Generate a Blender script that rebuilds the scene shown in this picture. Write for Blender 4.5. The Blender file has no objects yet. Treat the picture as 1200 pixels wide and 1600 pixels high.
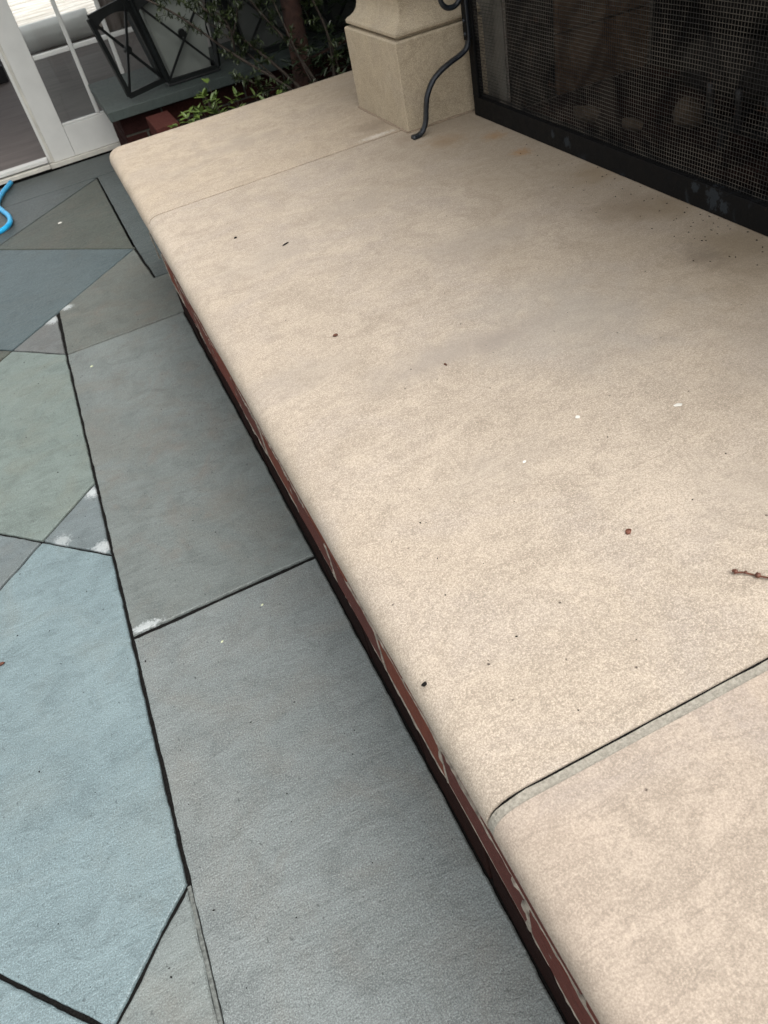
import bpy, bmesh, math, random
from mathutils import Vector, Matrix
from mathutils import noise as mnoise
R = math.radians
random.seed(11)
S = bpy.context.scene
C = S.collection

# ------------------------------------------------------------------ camera, light, exposure
cam_d = bpy.data.cameras.new('camera')
cam = bpy.data.objects.new('camera', cam_d); C.objects.link(cam)
cam_d.sensor_fit = 'VERTICAL'; cam_d.sensor_height = 36; cam_d.sensor_width = 27
cam_d.lens = 36*1186/1600
cam_d.clip_start = 0.02; cam_d.clip_end = 600
M3 = Matrix(((0.89921847, 0.39947149, -0.17840594),
             (-0.39755199, 0.57584803, -0.71438887),
             (-0.18264327, 0.71331731, 0.67662387)))
# columns are the camera axes in the world
ax_x = Vector(M3.col[0]).normalized(); ax_z = Vector(M3.col[2]).normalized()
ax_y = ax_z.cross(ax_x).normalized()
mw = Matrix((ax_x, ax_y, ax_z)).transposed().to_4x4()
mw.translation = Vector((0, 0, 1.2))
cam.matrix_world = mw
cam_d.dof.use_dof = True; cam_d.dof.focus_distance = 1.15; cam_d.dof.aperture_fstop = 14.0
S.camera = cam
S.render.resolution_x = 768; S.render.resolution_y = 1024

SUN_EL, SUN_AZ = 62, 163          # azimuth clockwise from +Y: light from behind the camera, over the hearth
w = bpy.data.worlds.new('World'); S.world = w; w.use_nodes = True
nt = w.node_tree; nt.nodes.clear()
sky = nt.nodes.new('ShaderNodeTexSky'); sky.sky_type = 'NISHITA'; sky.sun_disc = False
sky.sun_elevation = R(SUN_EL); sky.sun_rotation = R(SUN_AZ)
sky.air_density = 1.0; sky.dust_density = 4.0; sky.ozone_density = 1.0
hs = nt.nodes.new('ShaderNodeHueSaturation'); hs.inputs['Saturation'].default_value = 0.10
bg = nt.nodes.new('ShaderNodeBackground'); bg.inputs['Strength'].default_value = 0.15
wo = nt.nodes.new('ShaderNodeOutputWorld')
nt.links.new(sky.outputs[0], hs.inputs['Color']); nt.links.new(hs.outputs[0], bg.inputs[0]); nt.links.new(bg.outputs[0], wo.inputs[0])
sd = bpy.data.lights.new('sun', 'SUN'); sd.energy = 0.75; sd.angle = R(45); sd.color = (1.0, 0.955, 0.89)
sun = bpy.data.objects.new('sun', sd); C.objects.link(sun)
az = R(SUN_AZ); el = R(SUN_EL)
to_sun = Vector((math.sin(az)*math.cos(el), math.cos(az)*math.cos(el), math.sin(el)))
sun.rotation_euler = to_sun.to_track_quat('Z', 'Y').to_euler()
sun.location = to_sun*8
S.view_settings.view_transform = 'Standard'; S.view_settings.look = 'None'
S.view_settings.gamma = 1; S.view_settings.use_curve_mapping = False
S.view_settings.exposure = 0.95
S.cycles.max_bounces = 8

# ------------------------------------------------------------------ helpers
def tag(o, label=None, cat=None, group=None, kind=None):
    if label: o['label'] = label
    if cat: o['category'] = cat
    if group: o['group'] = group
    if kind: o['kind'] = kind
    return o
def empty(name, loc, label, cat, group=None, rz=0):
    o = bpy.data.objects.new(name, None); C.objects.link(o)
    o.location = loc; o.rotation_euler = (0, 0, rz); o.empty_display_size = .1
    return tag(o, label, cat, group)
def link(name, bm, mat, parent=None, smooth=False, bevel=0, loc=None):
    """one mesh object; verts given in world space unless the parent is rotated"""
    me = bpy.data.meshes.new(name)
    bmesh.ops.recalc_face_normals(bm, faces=bm.faces)
    bm.to_mesh(me); bm.free()
    if smooth:
        for p in me.polygons: p.use_smooth = True
    me.materials.append(mat)
    o = bpy.data.objects.new(name, me); C.objects.link(o)
    if parent:
        o.parent = parent
        off = Vector(parent.location)
        if parent.parent: off += Vector(parent.parent.location)
        if off.length: me.transform(Matrix.Translation(-off))
    elif loc:
        me.transform(Matrix.Translation(-Vector(loc))); o.location = loc
    if bevel:
        b = o.modifiers.new('bevel', 'BEVEL'); b.width = bevel; b.segments = 2; b.limit_method = 'ANGLE'; b.angle_limit = R(40)
    return o
def box(bm, x0, x1, y0, y1, z0, z1, m=None):
    r = bmesh.ops.create_cube(bm, size=1)
    T = Matrix.Translation(((x0+x1)/2, (y0+y1)/2, (z0+z1)/2)) @ Matrix.Diagonal((abs(x1-x0), abs(y1-y0), abs(z1-z0), 1))
    if m: T = m @ T
    bmesh.ops.transform(bm, matrix=T, verts=r['verts'])
def bx(*a, **k):
    bm = bmesh.new(); box(bm, *a, **k); return bm
def frames(pts):
    out = []; up = None
    for i, p in enumerate(pts):
        d = (pts[min(i+1, len(pts)-1)] - pts[max(i-1, 0)]).normalized()
        if up is None:
            up = Vector((0, 0, 1)) if abs(d.z) < .9 else Vector((1, 0, 0))
        s = d.cross(up).normalized(); up = s.cross(d).normalized()
        out.append((p, s, up.copy()))
    return out
def tube(bm, pts, rad, n=8, sy=1.0, hint=None):
    pts = [Vector(p) for p in pts]; rings = []
    fr = frames(pts)
    for i, (p, s, u) in enumerate(fr):
        r = rad[i] if isinstance(rad, (list, tuple)) else rad
        if hint is not None:
            d = s.cross(u); s2 = Vector(hint); s2 = (s2 - d*s2.dot(d)).normalized(); u2 = s2.cross(d); s, u = s2, u2
        rings.append([bm.verts.new(p + s*math.cos(2*math.pi*k/n)*r*sy + u*math.sin(2*math.pi*k/n)*r) for k in range(n)])
    for a, b in zip(rings, rings[1:]):
        for k in range(n): bm.faces.new((a[k], a[(k+1) % n], b[(k+1) % n], b[k]))
    bm.faces.new(rings[0]); bm.faces.new(rings[-1])
def spline(P, n=8):
    P = [Vector(p) for p in P]; Q = [P[0]*2-P[1]] + P + [P[-1]*2-P[-2]]; out = []
    for i in range(1, len(Q)-2):
        a, b, c, d = Q[i-1:i+3]
        for k in range(n):
            t = k/n
            out.append(.5*((2*b)+(c-a)*t+(2*a-5*b+4*c-d)*t*t+(3*b-a-3*c+d)*t**3))
    out.append(P[-1]); return out

# ------------------------------------------------------------------ material helpers
class MB:
    def __init__(s, name):
        s.m = bpy.data.materials.new(name); s.m.use_nodes = True; s.t = s.m.node_tree
        s.t.nodes.clear()
        s.out = s.t.nodes.new('ShaderNodeOutputMaterial'); s.b = s.t.nodes.new('ShaderNodeBsdfPrincipled')
        s.t.links.new(s.b.outputs[0], s.out.inputs[0])
        s.pos = s.t.nodes.new('ShaderNodeNewGeometry').outputs['Position']
    def n(s, typ, **kw):
        nd = s.t.nodes.new(typ)
        for k, v in kw.items(): setattr(nd, k, v)
        return nd
    def put(s, sock, v):
        if isinstance(v, bpy.types.NodeSocket): s.t.links.new(v, sock)
        elif isinstance(v, (tuple, list)) and len(v) == 3 and sock.type == 'RGBA': sock.default_value = (*v, 1)
        else: sock.default_value = v
    def noise(s, scale, detail=4, rough=.55, vec=None, dist=0, off=None):
        nd = s.n('ShaderNodeTexNoise'); nd.inputs['Scale'].default_value = scale
        nd.inputs['Detail'].default_value = detail; nd.inputs['Roughness'].default_value = rough; nd.inputs['Distortion'].default_value = dist
        v = vec or s.pos
        if off is not None: v = s.vm('ADD', v, off)
        s.put(nd.inputs['Vector'], v); return nd.outputs['Fac']
    def vm(s, op, a, b):
        nd = s.n('ShaderNodeVectorMath', operation=op); s.put(nd.inputs[0], a); s.put(nd.inputs[1], b)
        return nd.outputs['Value'] if op in ('DISTANCE', 'LENGTH') else nd.outputs[0]
    def ramp(s, fac, stops, interp='LINEAR'):
        nd = s.n('ShaderNodeValToRGB'); cr = nd.color_ramp; cr.interpolation = interp
        while len(cr.elements) < len(stops): cr.elements.new(.5)
        for e, (p, c) in zip(cr.elements, stops):
            e.position = p; e.color = (*c, 1) if isinstance(c, (tuple, list)) else (c, c, c, 1)
        s.put(nd.inputs[0], fac); return nd.outputs[0]
    def mix(s, f, a, b, mode='MIX'):
        nd = s.n('ShaderNodeMix', data_type='RGBA', blend_type=mode)
        s.put(nd.inputs[0], f); s.put(nd.inputs[6], a); s.put(nd.inputs[7], b); return nd.outputs[2]
    def mr(s, v, a, b, c=0., d=1., smooth=False):
        nd = s.n('ShaderNodeMapRange'); nd.interpolation_type = 'SMOOTHSTEP' if smooth else 'LINEAR'
        s.put(nd.inputs[0], v)
        for i, q in enumerate((a, b, c, d)): nd.inputs[i+1].default_value = q
        return nd.outputs[0]
    def ma(s, op, a, b=0.):
        nd = s.n('ShaderNodeMath', operation=op); s.put(nd.inputs[0], a); s.put(nd.inputs[1], b); return nd.outputs[0]
    def bump(s, h, dist, strength=1., prev=None):
        nd = s.n('ShaderNodeBump'); nd.inputs['Strength'].default_value = strength; nd.inputs['Distance'].default_value = dist
        s.put(nd.inputs['Height'], h)
        if prev: s.put(nd.inputs['Normal'], prev)
        return nd.outputs[0]
    def fin(s, col=None, rough=None, nrm=None, **kw):
        if col is not None: s.put(s.b.inputs['Base Color'], col)
        if rough is not None: s.put(s.b.inputs['Roughness'], rough)
        if nrm is not None: s.put(s.b.inputs['Normal'], nrm)
        for k, v in kw.items(): s.put(s.b.inputs[k.replace('_', ' ')], v)
        return s.m
    def spot(s, p, rad, edge=.5, nscale=60, namp=.6, stretch=(1, 1, 1)):
        """0..1 mask of an irregular stain of radius rad round the point p"""
        v = s.vm('SUBTRACT', s.pos, p); v = s.vm('MULTIPLY', v, stretch)
        d = s.vm('LENGTH', v, (0, 0, 0))
        nz = s.noise(nscale, 5, .65)
        d2 = s.ma('ADD', d, s.ma('MULTIPLY', s.ma('SUBTRACT', nz, .5), rad*namp*2))
        return s.mr(d2, rad, rad*edge, 0, 1, True)

def plain(name, col, rough=.6, metal=0, nscale=30, amp=.2, bumpd=0, bscale=200, **kw):
    b = MB(name)
    if max(col) < .03 and rough > .7: kw['Specular_IOR_Level'] = .08
    n = b.noise(nscale, 5)
    lo = tuple(c*(1-amp) for c in col); hi = tuple(min(1, c*(1+amp)) for c in col)
    c = b.ramp(n, [(.3, lo), (.7, hi)])
    nr = b.bump(b.noise(bscale, 3), bumpd) if bumpd else None
    return b.fin(c, rough, nr, Metallic=metal, **kw)

# ---- limestone
def limestone(name, base, blotch, hearth=False, pinkish=0, grain=1.0, off=(0, 0, 0)):
    b = MB(name)
    big = b.noise(3.4, 4, .55, off=off, dist=.6)
    mid = b.noise(12, 7, .62, off=off, dist=1.2)
    # drawn-out veins
    st = b.vm('MULTIPLY', b.vm('ADD', b.pos, off), (9, 26, 20))
    vein = b.noise(1.0, 7, .66, vec=st, dist=1.6)
    fine = b.noise(560, 3, .75); grit = b.noise(620, 1, .5)
    gr2 = b.noise(850, 2, .6, off=(1, 2, 3)); sand = b.noise(330, 4, .8)
    c = b.mix(b.mr(big, .35, .68), base, blotch)
    c = b.mix(b.mr(mid, .46, .64, 0, .80), c, tuple(v*.78 for v in blotch))
    cool = b.noise(5, 5, .6, off=(7, 7, 7), dist=1.0)
    c = b.mix(b.mr(cool, .48, .66, 0, .75), c, (blotch[0]*.90, blotch[1]*.93, blotch[2]*1.02))
    c = b.mix(b.mr(vein, .53, .68, 0, .55), c, tuple(v*.74 for v in blotch))
    c = b.mix(b.mr(vein, .42, .28, 0, .35), c, tuple(min(1, v*1.1) for v in base))
    wav = b.noise(1., 6, .65, vec=b.vm('MULTIPLY', b.vm('ADD', b.pos, off), (5, 13, 9)), dist=2.5)
    c = b.mix(b.mr(b.ma('ABSOLUTE', b.ma('SUBTRACT', wav, .5)), .030, .0, 0, .50), c, tuple(v*.62 for v in blotch))
    c = b.mix(b.mr(fine, .48, .68, 0, .95*grain), c, tuple(min(1, v*1.30) for v in base))
    c = b.mix(b.mr(fine, .50, .34, 0, .85*grain), c, tuple(v*.66 for v in blotch))
    c = b.mix(b.mr(sand, .50, .70, 0, .32*grain), c, tuple(v*.70 for v in blotch))
    c = b.mix(b.mr(sand, .46, .32, 0, .30*grain), c, tuple(min(1, v*1.25) for v in base))
    c = b.mix(b.mr(gr2, .60, .72, 0, .5*grain), c, tuple(v*.45 for v in blotch))
    # rare dark pits
    vo = b.n('ShaderNodeTexVoronoi'); vo.inputs['Scale'].default_value = 55; b.put(vo.inputs['Vector'], b.pos)
    sel = b.mr(b.n('ShaderNodeSeparateColor').outputs[0], 0, 1)
    sc = b.n('ShaderNodeSeparateColor'); b.put(sc.inputs[0], vo.outputs['Color'])
    pit = b.ma('MULTIPLY', b.mr(vo.outputs['Distance'], .10, .04), b.mr(sc.outputs[0], .93, .95))
    c = b.mix(b.ma('MULTIPLY', pit, .8), c, (.10, .075, .06))
    if hearth:
        soot = lambda c, p, r, col, a, ns=30, stretch=(1, 1, 1), na=.7: b.mix(b.ma('MULTIPLY', b.spot(p, r, .0, ns, na, stretch), a), c, col)
        z = .51
        # soot and ash stain, plus shade towards the fireplace painted into the colour
        sx = b.n('ShaderNodeSeparateXYZ'); b.put(sx.inputs[0], b.pos)
        dx = b.ma('ADD', sx.outputs[0], b.ma('MULTIPLY', b.ma('SUBTRACT', b.noise(5, 6, .6, dist=.5), .5), .55))
        stain_shade = b.mr(dx, .52, 1.06, 0, .50, True)
        c = b.mix(stain_shade, c, (.275, .218, .145))
        c = soot(c, (1.0, .98, z), .16, (.19, .145, .09), .55, 22)
        c = soot(c, (.97, 1.25, z), .12, (.2, .15, .10), .5, 30)
        c = soot(c, (.93, 1.0, z), .05, (.15, .12, .09), .5, 60, (1, .6, 1))
        c = soot(c, (1.02, 1.45, z), .09, (.25, .18, .10), .5, 30)
        c = soot(c, (1.02, 1.2, z), .08, (.22, .165, .10), .55, 34)
        c = soot(c, (.90, 1.94, z), .08, (.27, .18, .10), .6, 45)
        c = soot(c, (1.0, 1.86, z), .045, (.34, .19, .08), .6, 90, na=1.0)
        c = soot(c, (.985, 1.70, z), .035, (.36, .19, .07), .65, 110, na=1.1)
        c = soot(c, (.83, 2.05, z), .05, (.25, .19, .14), .5, 60)
        c = soot(c, (.82, 2.24, z), .09, (.20, .16, .12), .55, 25)
        c = soot(c, (.64, .98, z), .25, (.33, .30, .26), .5, 14)
        for (qx, qy, qr, qa) in ((.30, 1.62, .16, .4), (.55, 1.75, .2, .4), (.34, .72, .13, .4), (.70, 1.35, .18, .45), (.22, 1.12, .12, .35), (.60, .50, .16, .4), (.5, 2.5, .2, .4), (.28, 2.4, .12, .35)):
            c = soot(c, (qx, qy, z), qr, (.33, .285, .235), qa, 9, (1, 1.8, 1), 1.2)
        c = soot(c, (.86, .66, z), .22, (.33, .29, .25), .4, 14)
        c = soot(c, (.42, 1.02, z), .13, (.31, .27, .23), .6, 26, (.6, 1.7, 1))
        c = soot(c, (.52, 1.0, z), .08, (.28, .24, .205), .65, 40, (.6, 2, 1))
        # efflorescence by the pillar joint
        c = soot(c, (.79, 2.155, z), .035, (.66, .62, .56), .6, 110, (.45, 1.8, 1), 1.2)
    hb = b.bump(b.noise(45, 5, .6), .0007)
    hb = b.bump(sand, .0004, 1., hb)
    hb = b.bump(b.ma('MULTIPLY', pit, -1.), .002, 1., hb)
    if pinkish: c = b.mix(b.mr(b.noise(6, 3, off=(3, 3, 3)), .45, .7, 0, pinkish), c, (.52, .39, .32))
    return b.fin(c, b.mr(mid, .3, .7, .72, .9), hb, Specular_IOR_Level=.35)

M = {}
M['lime_hearth'] = limestone('hearth_limestone', (.468, .397, .318), (.392, .327, .256), hearth=True)
M['lime_near'] = limestone('near_slab_limestone', (.430, .357, .286), (.362, .298, .236), pinkish=.08, grain=.75, off=(4, 2, 0))
M['lime_far'] = limestone('far_slab_limestone', (.49, .410, .318), (.40, .328, .247), hearth=True, off=(1.5, 7, 0))
M['lime_pillar'] = limestone('pillar_limestone', (.46, .385, .275), (.41, .34, .24), grain=1.1, off=(9, 1, 0))
def mortar_mat():
    b = MB('pale_mortar'); f = b.noise(300, 4, .7)
    c = b.ramp(f, [(.3, (.22, .20, .165)), (.55, (.34, .315, .262)), (.75, (.43, .40, .34))])
    return b.fin(c, .9, b.bump(b.noise(180, 5, .7), .003))
M['mortar'] = mortar_mat()
M['dark_joint'] = plain('joint_sand', (.009, .0085, .008), .95, nscale=300, amp=.6, bumpd=.003)
M['smear'] = plain('tan_mortar_smear', (.27, .235, .19), .95, nscale=70, amp=.5, bumpd=.002)
M['tan_joint'] = plain('tan_joint_filler', (.26, .20, .14), .95, nscale=300, amp=.4, bumpd=.001)

# ---- bluestone, one material per tint
def bluestone(name, base, alt, rust=0., off=(0, 0, 0), rough=.5, grain=1.0, pale=()):
    b = MB(name)
    big = b.noise(3.2, 5, .6, off=off, dist=.5); mid = b.noise(14, 6, .65, off=off, dist=.8)
    st = b.noise(1., 6, .6, vec=b.vm('MULTIPLY', b.vm('ADD', b.pos, off), (10, 30, 10)), dist=1.0)
    fine = b.noise(400, 3, .7); cleft = b.noise(95, 5, .62, dist=.4)
    c = b.mix(b.mr(big, .38, .66), base, alt)
    c = b.mix(b.mr(mid, .47, .66, 0, .70), c, tuple(v*.70 for v in alt))
    warm = b.noise(4.5, 5, .6, off=(off[1]+9, 3, 1), dist=1.0)
    c = b.mix(b.mr(warm, .48, .66, 0, .55), c, (alt[0]*1.12, alt[1]*.97, alt[2]*.88))
    c = b.mix(b.mr(st, .52, .72, 0, .35), c, tuple(min(1, v*1.22) for v in base))
    c = b.mix(b.mr(st, .46, .30, 0, .30), c, tuple(v*.72 for v in alt))
    if rust: c = b.mix(b.ma('MULTIPLY', b.mr(b.noise(7, 7, .7, off=(5, 1, 2), dist=1.5), .52, .72), rust), c, (.16, .105, .075))
    c = b.mix(b.mr(fine, .50, .34, 0, .75*grain), c, tuple(v*.42 for v in base))
    c = b.mix(b.mr(fine, .52, .68, 0, .65*grain), c, tuple(min(1, v*1.75) for v in base))
    spk = b.noise(1., 3, .5, vec=b.vm('MULTIPLY', b.vm('ADD', b.pos, off), (150, 75, 1)))
    c = b.mix(b.mr(spk, .66, .72, 0, .7), c, tuple(v*.3 for v in alt))
    strk = b.noise(1., 5, .7, vec=b.vm('MULTIPLY', b.vm('ADD', b.pos, off), (22, 60, 1)), dist=1.2)
    c = b.mix(b.mr(strk, .56, .70, 0, .40), c, tuple(v*.62 for v in alt))
    for p, r, a, *st_ in pale:
        c = b.mix(b.ma('MULTIPLY', b.spot((p[0], p[1], 0), r*.9, .30, 130, 1.3, st_[0] if st_ else (1, 1, 1)), a), c, (.42, .45, .45))
    h = b.bump(mid, .004, .7); h = b.bump(b.ma('ADD', strk, b.ma('MULTIPLY', st, 1.5)), .0025, .7, h); h = b.bump(cleft, .0016, .8, h); h = b.bump(fine, .0005, .8, h)
    return b.fin(c, b.mr(cleft, .3, .7, rough-.07, rough+.12), h, Specular_IOR_Level=.5)
BLUE = ((.182, .242, .254), (.155, .210, .222))
GREEN = ((.160, .196, .178), (.136, .168, .152))
GREY = ((.178, .200, .196), (.150, .170, .166))
BROWN = ((.125, .125, .112), (.105, .103, .090))
SLATE = ((.066, .080, .078), (.054, .067, .065))
M['b_blue'] = bluestone('blue_paver', *BLUE, off=(1, 0, 0), rough=.46)
M['b_blue2'] = bluestone('slate_blue_paver', (.080, .106, .110), (.062, .086, .092), off=(3, 0, 0), rough=.5)
M['b_green'] = bluestone('green_grey_paver', *GREEN, off=(5, 0, 0), rough=.52)
M['b_green_dark'] = bluestone('olive_paver', (.072, .082, .068), (.058, .066, .054), rust=.25, off=(6, 3, 0), rough=.5)
M['b_border_near'] = bluestone('near_border_paver', *GREY, rust=.10, off=(7, 0, 0), rough=.50, grain=1.2)
M['b_border_mid'] = bluestone('mid_border_paver', (.150, .170, .162), (.124, .141, .134), rust=.35, off=(9, 4, 0), rough=.55, pale=(((-.272, 1.243), .030, .9, (.6, 1.7, 1)),))
M['b_border_far'] = bluestone('far_border_paver', (.118, .130, .116), (.098, .106, .094), rust=.35, off=(2, 6, 0), rough=.55, pale=(((-.262, 3.045), .032, .8),))
M['b_tri'] = bluestone('triangle_paver', (.140, .168, .172), (.120, .146, .150), off=(8, 8, 0), pale=(((-.318, 1.80), .034, .95), ((-.325, 1.56), .035, .8), ((-.42, 1.648), .035, .6)))
M['b_tri2'] = bluestone('rosy_triangle_paver', (.126, .134, .130), (.108, .114, .110), off=(8, 2, 0), pale=(((-.325, 2.975), .045, .8),))
M['b_tri3'] = bluestone('foreground_triangle_paver', (.190, .218, .210), (.166, .190, .184), off=(8, 5, 0), grain=.8)
M['b_slate'] = bluestone('dark_paver', *SLATE, off=(2, 2, 0), rough=.45)

# ------------------------------------------------------------------ ground, patio and its paving stones
def sheet(name, x0, x1, y0, y1, z, mat):
    bm = bmesh.new(); vs = [bm.verts.new(p) for p in ((x0, y0, z), (x1, y0, z), (x1, y1, z), (x0, y1, z))]; bm.faces.new(vs)
    o = link(name, bm, mat); tag(o, kind='structure'); return o
M['earth'] = plain('earth_and_grass', (.05, .055, .03), .95, nscale=4, amp=.5, bumpd=.02, bscale=20)
sheet('ground', -250, 250, -250, 250, -.07, M['earth'])
patio = link('patio', bx(-4.2, 1.2, -3.2, 4.985, -.065, -.0065), M['dark_joint']); tag(patio, kind='structure')

def clip(poly, a, b, c):
    """keep the part where a*x+b*y<=c"""
    out = []
    for i in range(len(poly)):
        p, q = poly[i], poly[(i+1) % len(poly)]
        fp, fq = a*p[0]+b*p[1]-c, a*q[0]+b*q[1]-c
        if fp <= 0: out.append(p)
        if (fp < 0 < fq) or (fq < 0 < fp):
            t = fp/(fp-fq); out.append((p[0]+(q[0]-p[0])*t, p[1]+(q[1]-p[1])*t))
    return out
def area(poly):
    return sum(poly[i][0]*poly[(i+1) % len(poly)][1]-poly[(i+1) % len(poly)][0]*poly[i][1] for i in range(len(poly)))/2
def inset(poly, d):
    n = len(poly); out = []
    for i in range(n):
        p0, p1, p2 = (Vector(poly[(i-1) % n]), Vector(poly[i]), Vector(poly[(i+1) % n]))
        e1 = (p1-p0).normalized(); e2 = (p2-p1).normalized()
        n1 = Vector((-e1.y, e1.x)); n2 = Vector((-e2.y, e2.x))
        b = (n1+n2); k = 1+n1.dot(n2)
        out.append(p1 + b*(d/max(k, .25)))
    return out
def paver(poly, mat, gap=.0032, dz=0., rough_edge=.0013, seed=0, gaps=None):
    pts = []
    for p in poly:
        if not pts or (Vector(p)-Vector(pts[-1])).length > .004: pts.append(p)
    if (Vector(pts[0])-Vector(pts[-1])).length < .004: pts.pop()
    if len(pts) < 3: return
    if area(pts) < 0: pts.reverse()
    if abs(area(pts)) < .002: return
    base = inset(pts, gap)
    loop = []
    for i in range(len(base)):
        p, q = base[i], base[(i+1) % len(base)]
        L = (q-p).length; k = max(1, int(L/.012)); nrm = Vector((-(q-p).y, (q-p).x)).normalized()
        for j in range(k):
            t = j/k; v = p.lerp(q, t)
            if j:
                a = mnoise.noise(Vector((v.x*16, v.y*16, seed*3.1)))*rough_edge*1.6 + mnoise.noise(Vector((v.x*70, v.y*70, seed*1.7)))*rough_edge
                v = v + nrm*a
            loop.append(v)
    bm = bmesh.new()
    n = len(loop)
    cen = sum(loop, Vector((0, 0)))/n
    rings = []
    for ins, z in ((.0035, dz), (.0008, dz-.0016), (0, dz-.005), (0, -.034)):
        rr = []
        for i in range(n):
            e = (loop[(i+1) % n]-loop[(i-1) % n]).normalized(); nr = Vector((-e.y, e.x))
            p = loop[i]+nr*ins
            zz = z + (mnoise.noise(Vector((p.x*40, p.y*40, 5)))*.0010 if ins > .0001 and z > dz-.004 else 0)
            rr.append(bm.verts.new((p.x, p.y, z)))
        rings.append(rr)
    for a, b in zip(rings, rings[1:]):
        for i in range(n): bm.faces.new((a[i], b[i], b[(i+1) % n], a[(i+1) % n]))
    bm.faces.new(rings[0])
    o = link('paving_stone', bm, mat, patio)
    return o

XB = -.3055           # border line
XW = .1285             # stones end just short of the brick wall
# border strip in front of the hearth
def strip_x(y): return XB
seams = [-2.6, -1.15, .0 - .06, 1.227, 2.652]
bmats = [M['b_border_far'], M['b_border_mid'], M['b_border_near'], M['b_border_near'], M['b_border_mid']]
mats_strip = {0: 'b_border_mid', 1: 'b_border_near', 2: 'b_border_near', 3: 'b_border_mid'}
for i in range(len(seams)-1):
    paver([(XB, seams[i]+(.0025 if i == 3 else 0)), (XW, seams[i]+(.0025 if i == 3 else 0)), (XW, seams[i+1]-(.0025 if i == 2 else 0)), (XB, seams[i+1]-(.001 if i == 2 else 0))], M[mats_strip[i]], seed=i, gap=.0040)
# the stone with the slanted end, and the strip beside the far end of the hearth
paver([(XB, 2.652), (.60, 2.652), (.60, 3.034), (.092, 3.034), (.072, 3.410), (-.300, 3.040)], M['b_border_far'], seed=7, gap=.0055)
paver([(.092, 3.034), (.60, 3.034), (.60, 4.590), (.060, 4.590), (.074, 3.403)], M['b_slate'], seed=8, gap=.003)
for k, (x0, x1) in enumerate(((-4, -2.3), (-2.3, -.9), (-.9, .9))):
    paver([(x0, 4.590), (x1, 4.590), (x1, 4.975), (x0, 4.975)], M['b_slate'] if k == 2 else M['b_green_dark'], seed=20+k, gap=.003)
# diagonal field
D = 1.182; d0 = .962; a0 = .050
special = {(0, 0): 'b_blue', (0, 1): 'b_tri', (1, 1): 'b_green', (1, 2): 'b_tri2', (2, 2): 'b_blue2', (2, 3): 'b_green_dark', (3, 3): 'b_slate', (3, 2): 'b_slate',
           (-1, 0): 'b_tri3', (0, -1): 'b_blue', (1, 0): 'b_tri', (2, 1): 'b_green_dark'}
diag = lambda i: {-1: -.22, 0: .962, 1: 2.148, 2: 3.330, 3: 4.512}.get(i, .962+1.182*i)
anti = lambda j: {0: .050, 1: 1.213, 2: 2.355, 3: 3.472, 4: 4.62}.get(j, .05+1.16*j)
cyc = ['b_blue', 'b_green', 'b_blue2', 'b_tri3', 'b_green_dark', 'b_border_mid']
for i in range(-3, 8):
    for j in range(-7, 6):
        c0, c1, s0, s1 = diag(i), diag(i+1), anti(j), anti(j+1)
        cell = [((s-c)/2, (s+c)/2) for c, s in ((c0, s0), (c0, s1), (c1, s1), (c1, s0))]
        cell = clip(cell, -1, 0, 4.0); cell = clip(cell, 0, -1, 3.0); cell = clip(cell, 0, 1, 4.588)
        if not cell: continue
        if i <= 1: cell = clip(cell, 1, 0, XB)
        else:
            cell = clip(cell, (3.403-4.59)/(-1.187), -(.074-.060)/(-1.187)*0+.0118, .1141) if False else clip(cell, 1, .0118, .1142)
            # the end of the diagonal at the border
        if not cell or len(cell) < 3: continue
        mname = special.get((i, j)) or cyc[(i*7+j*3) % len(cyc)]
        g = .0048 if (i, j) == (2, 2) else .0034
        paver(cell, M[mname], seed=i*10+j, gap=g)

bm = bmesh.new(); prev = None
for k in range(140):
    y = .10+(.652-.10)*k/139; w_ = .0030+.0008*mnoise.noise(Vector((y*60, 1, 1))); z_ = -.0012+.0012*mnoise.noise(Vector((y*45, 4, 1)))
    c_ = [bm.verts.new((XB-.0036, y, -.012)), bm.verts.new((XB-w_, y, z_)), bm.verts.new((XB+w_, y, z_)), bm.verts.new((XB+.0036, y, -.012))]
    if prev:
        for q in range(3): bm.faces.new((prev[q], prev[q+1], c_[q+1], c_[q]))
    prev = c_
link('joint_filler', bm, plain('sandy_joint_filler', (.125, .135, .125), .95, nscale=160, amp=.45, bumpd=.002), patio)

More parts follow.
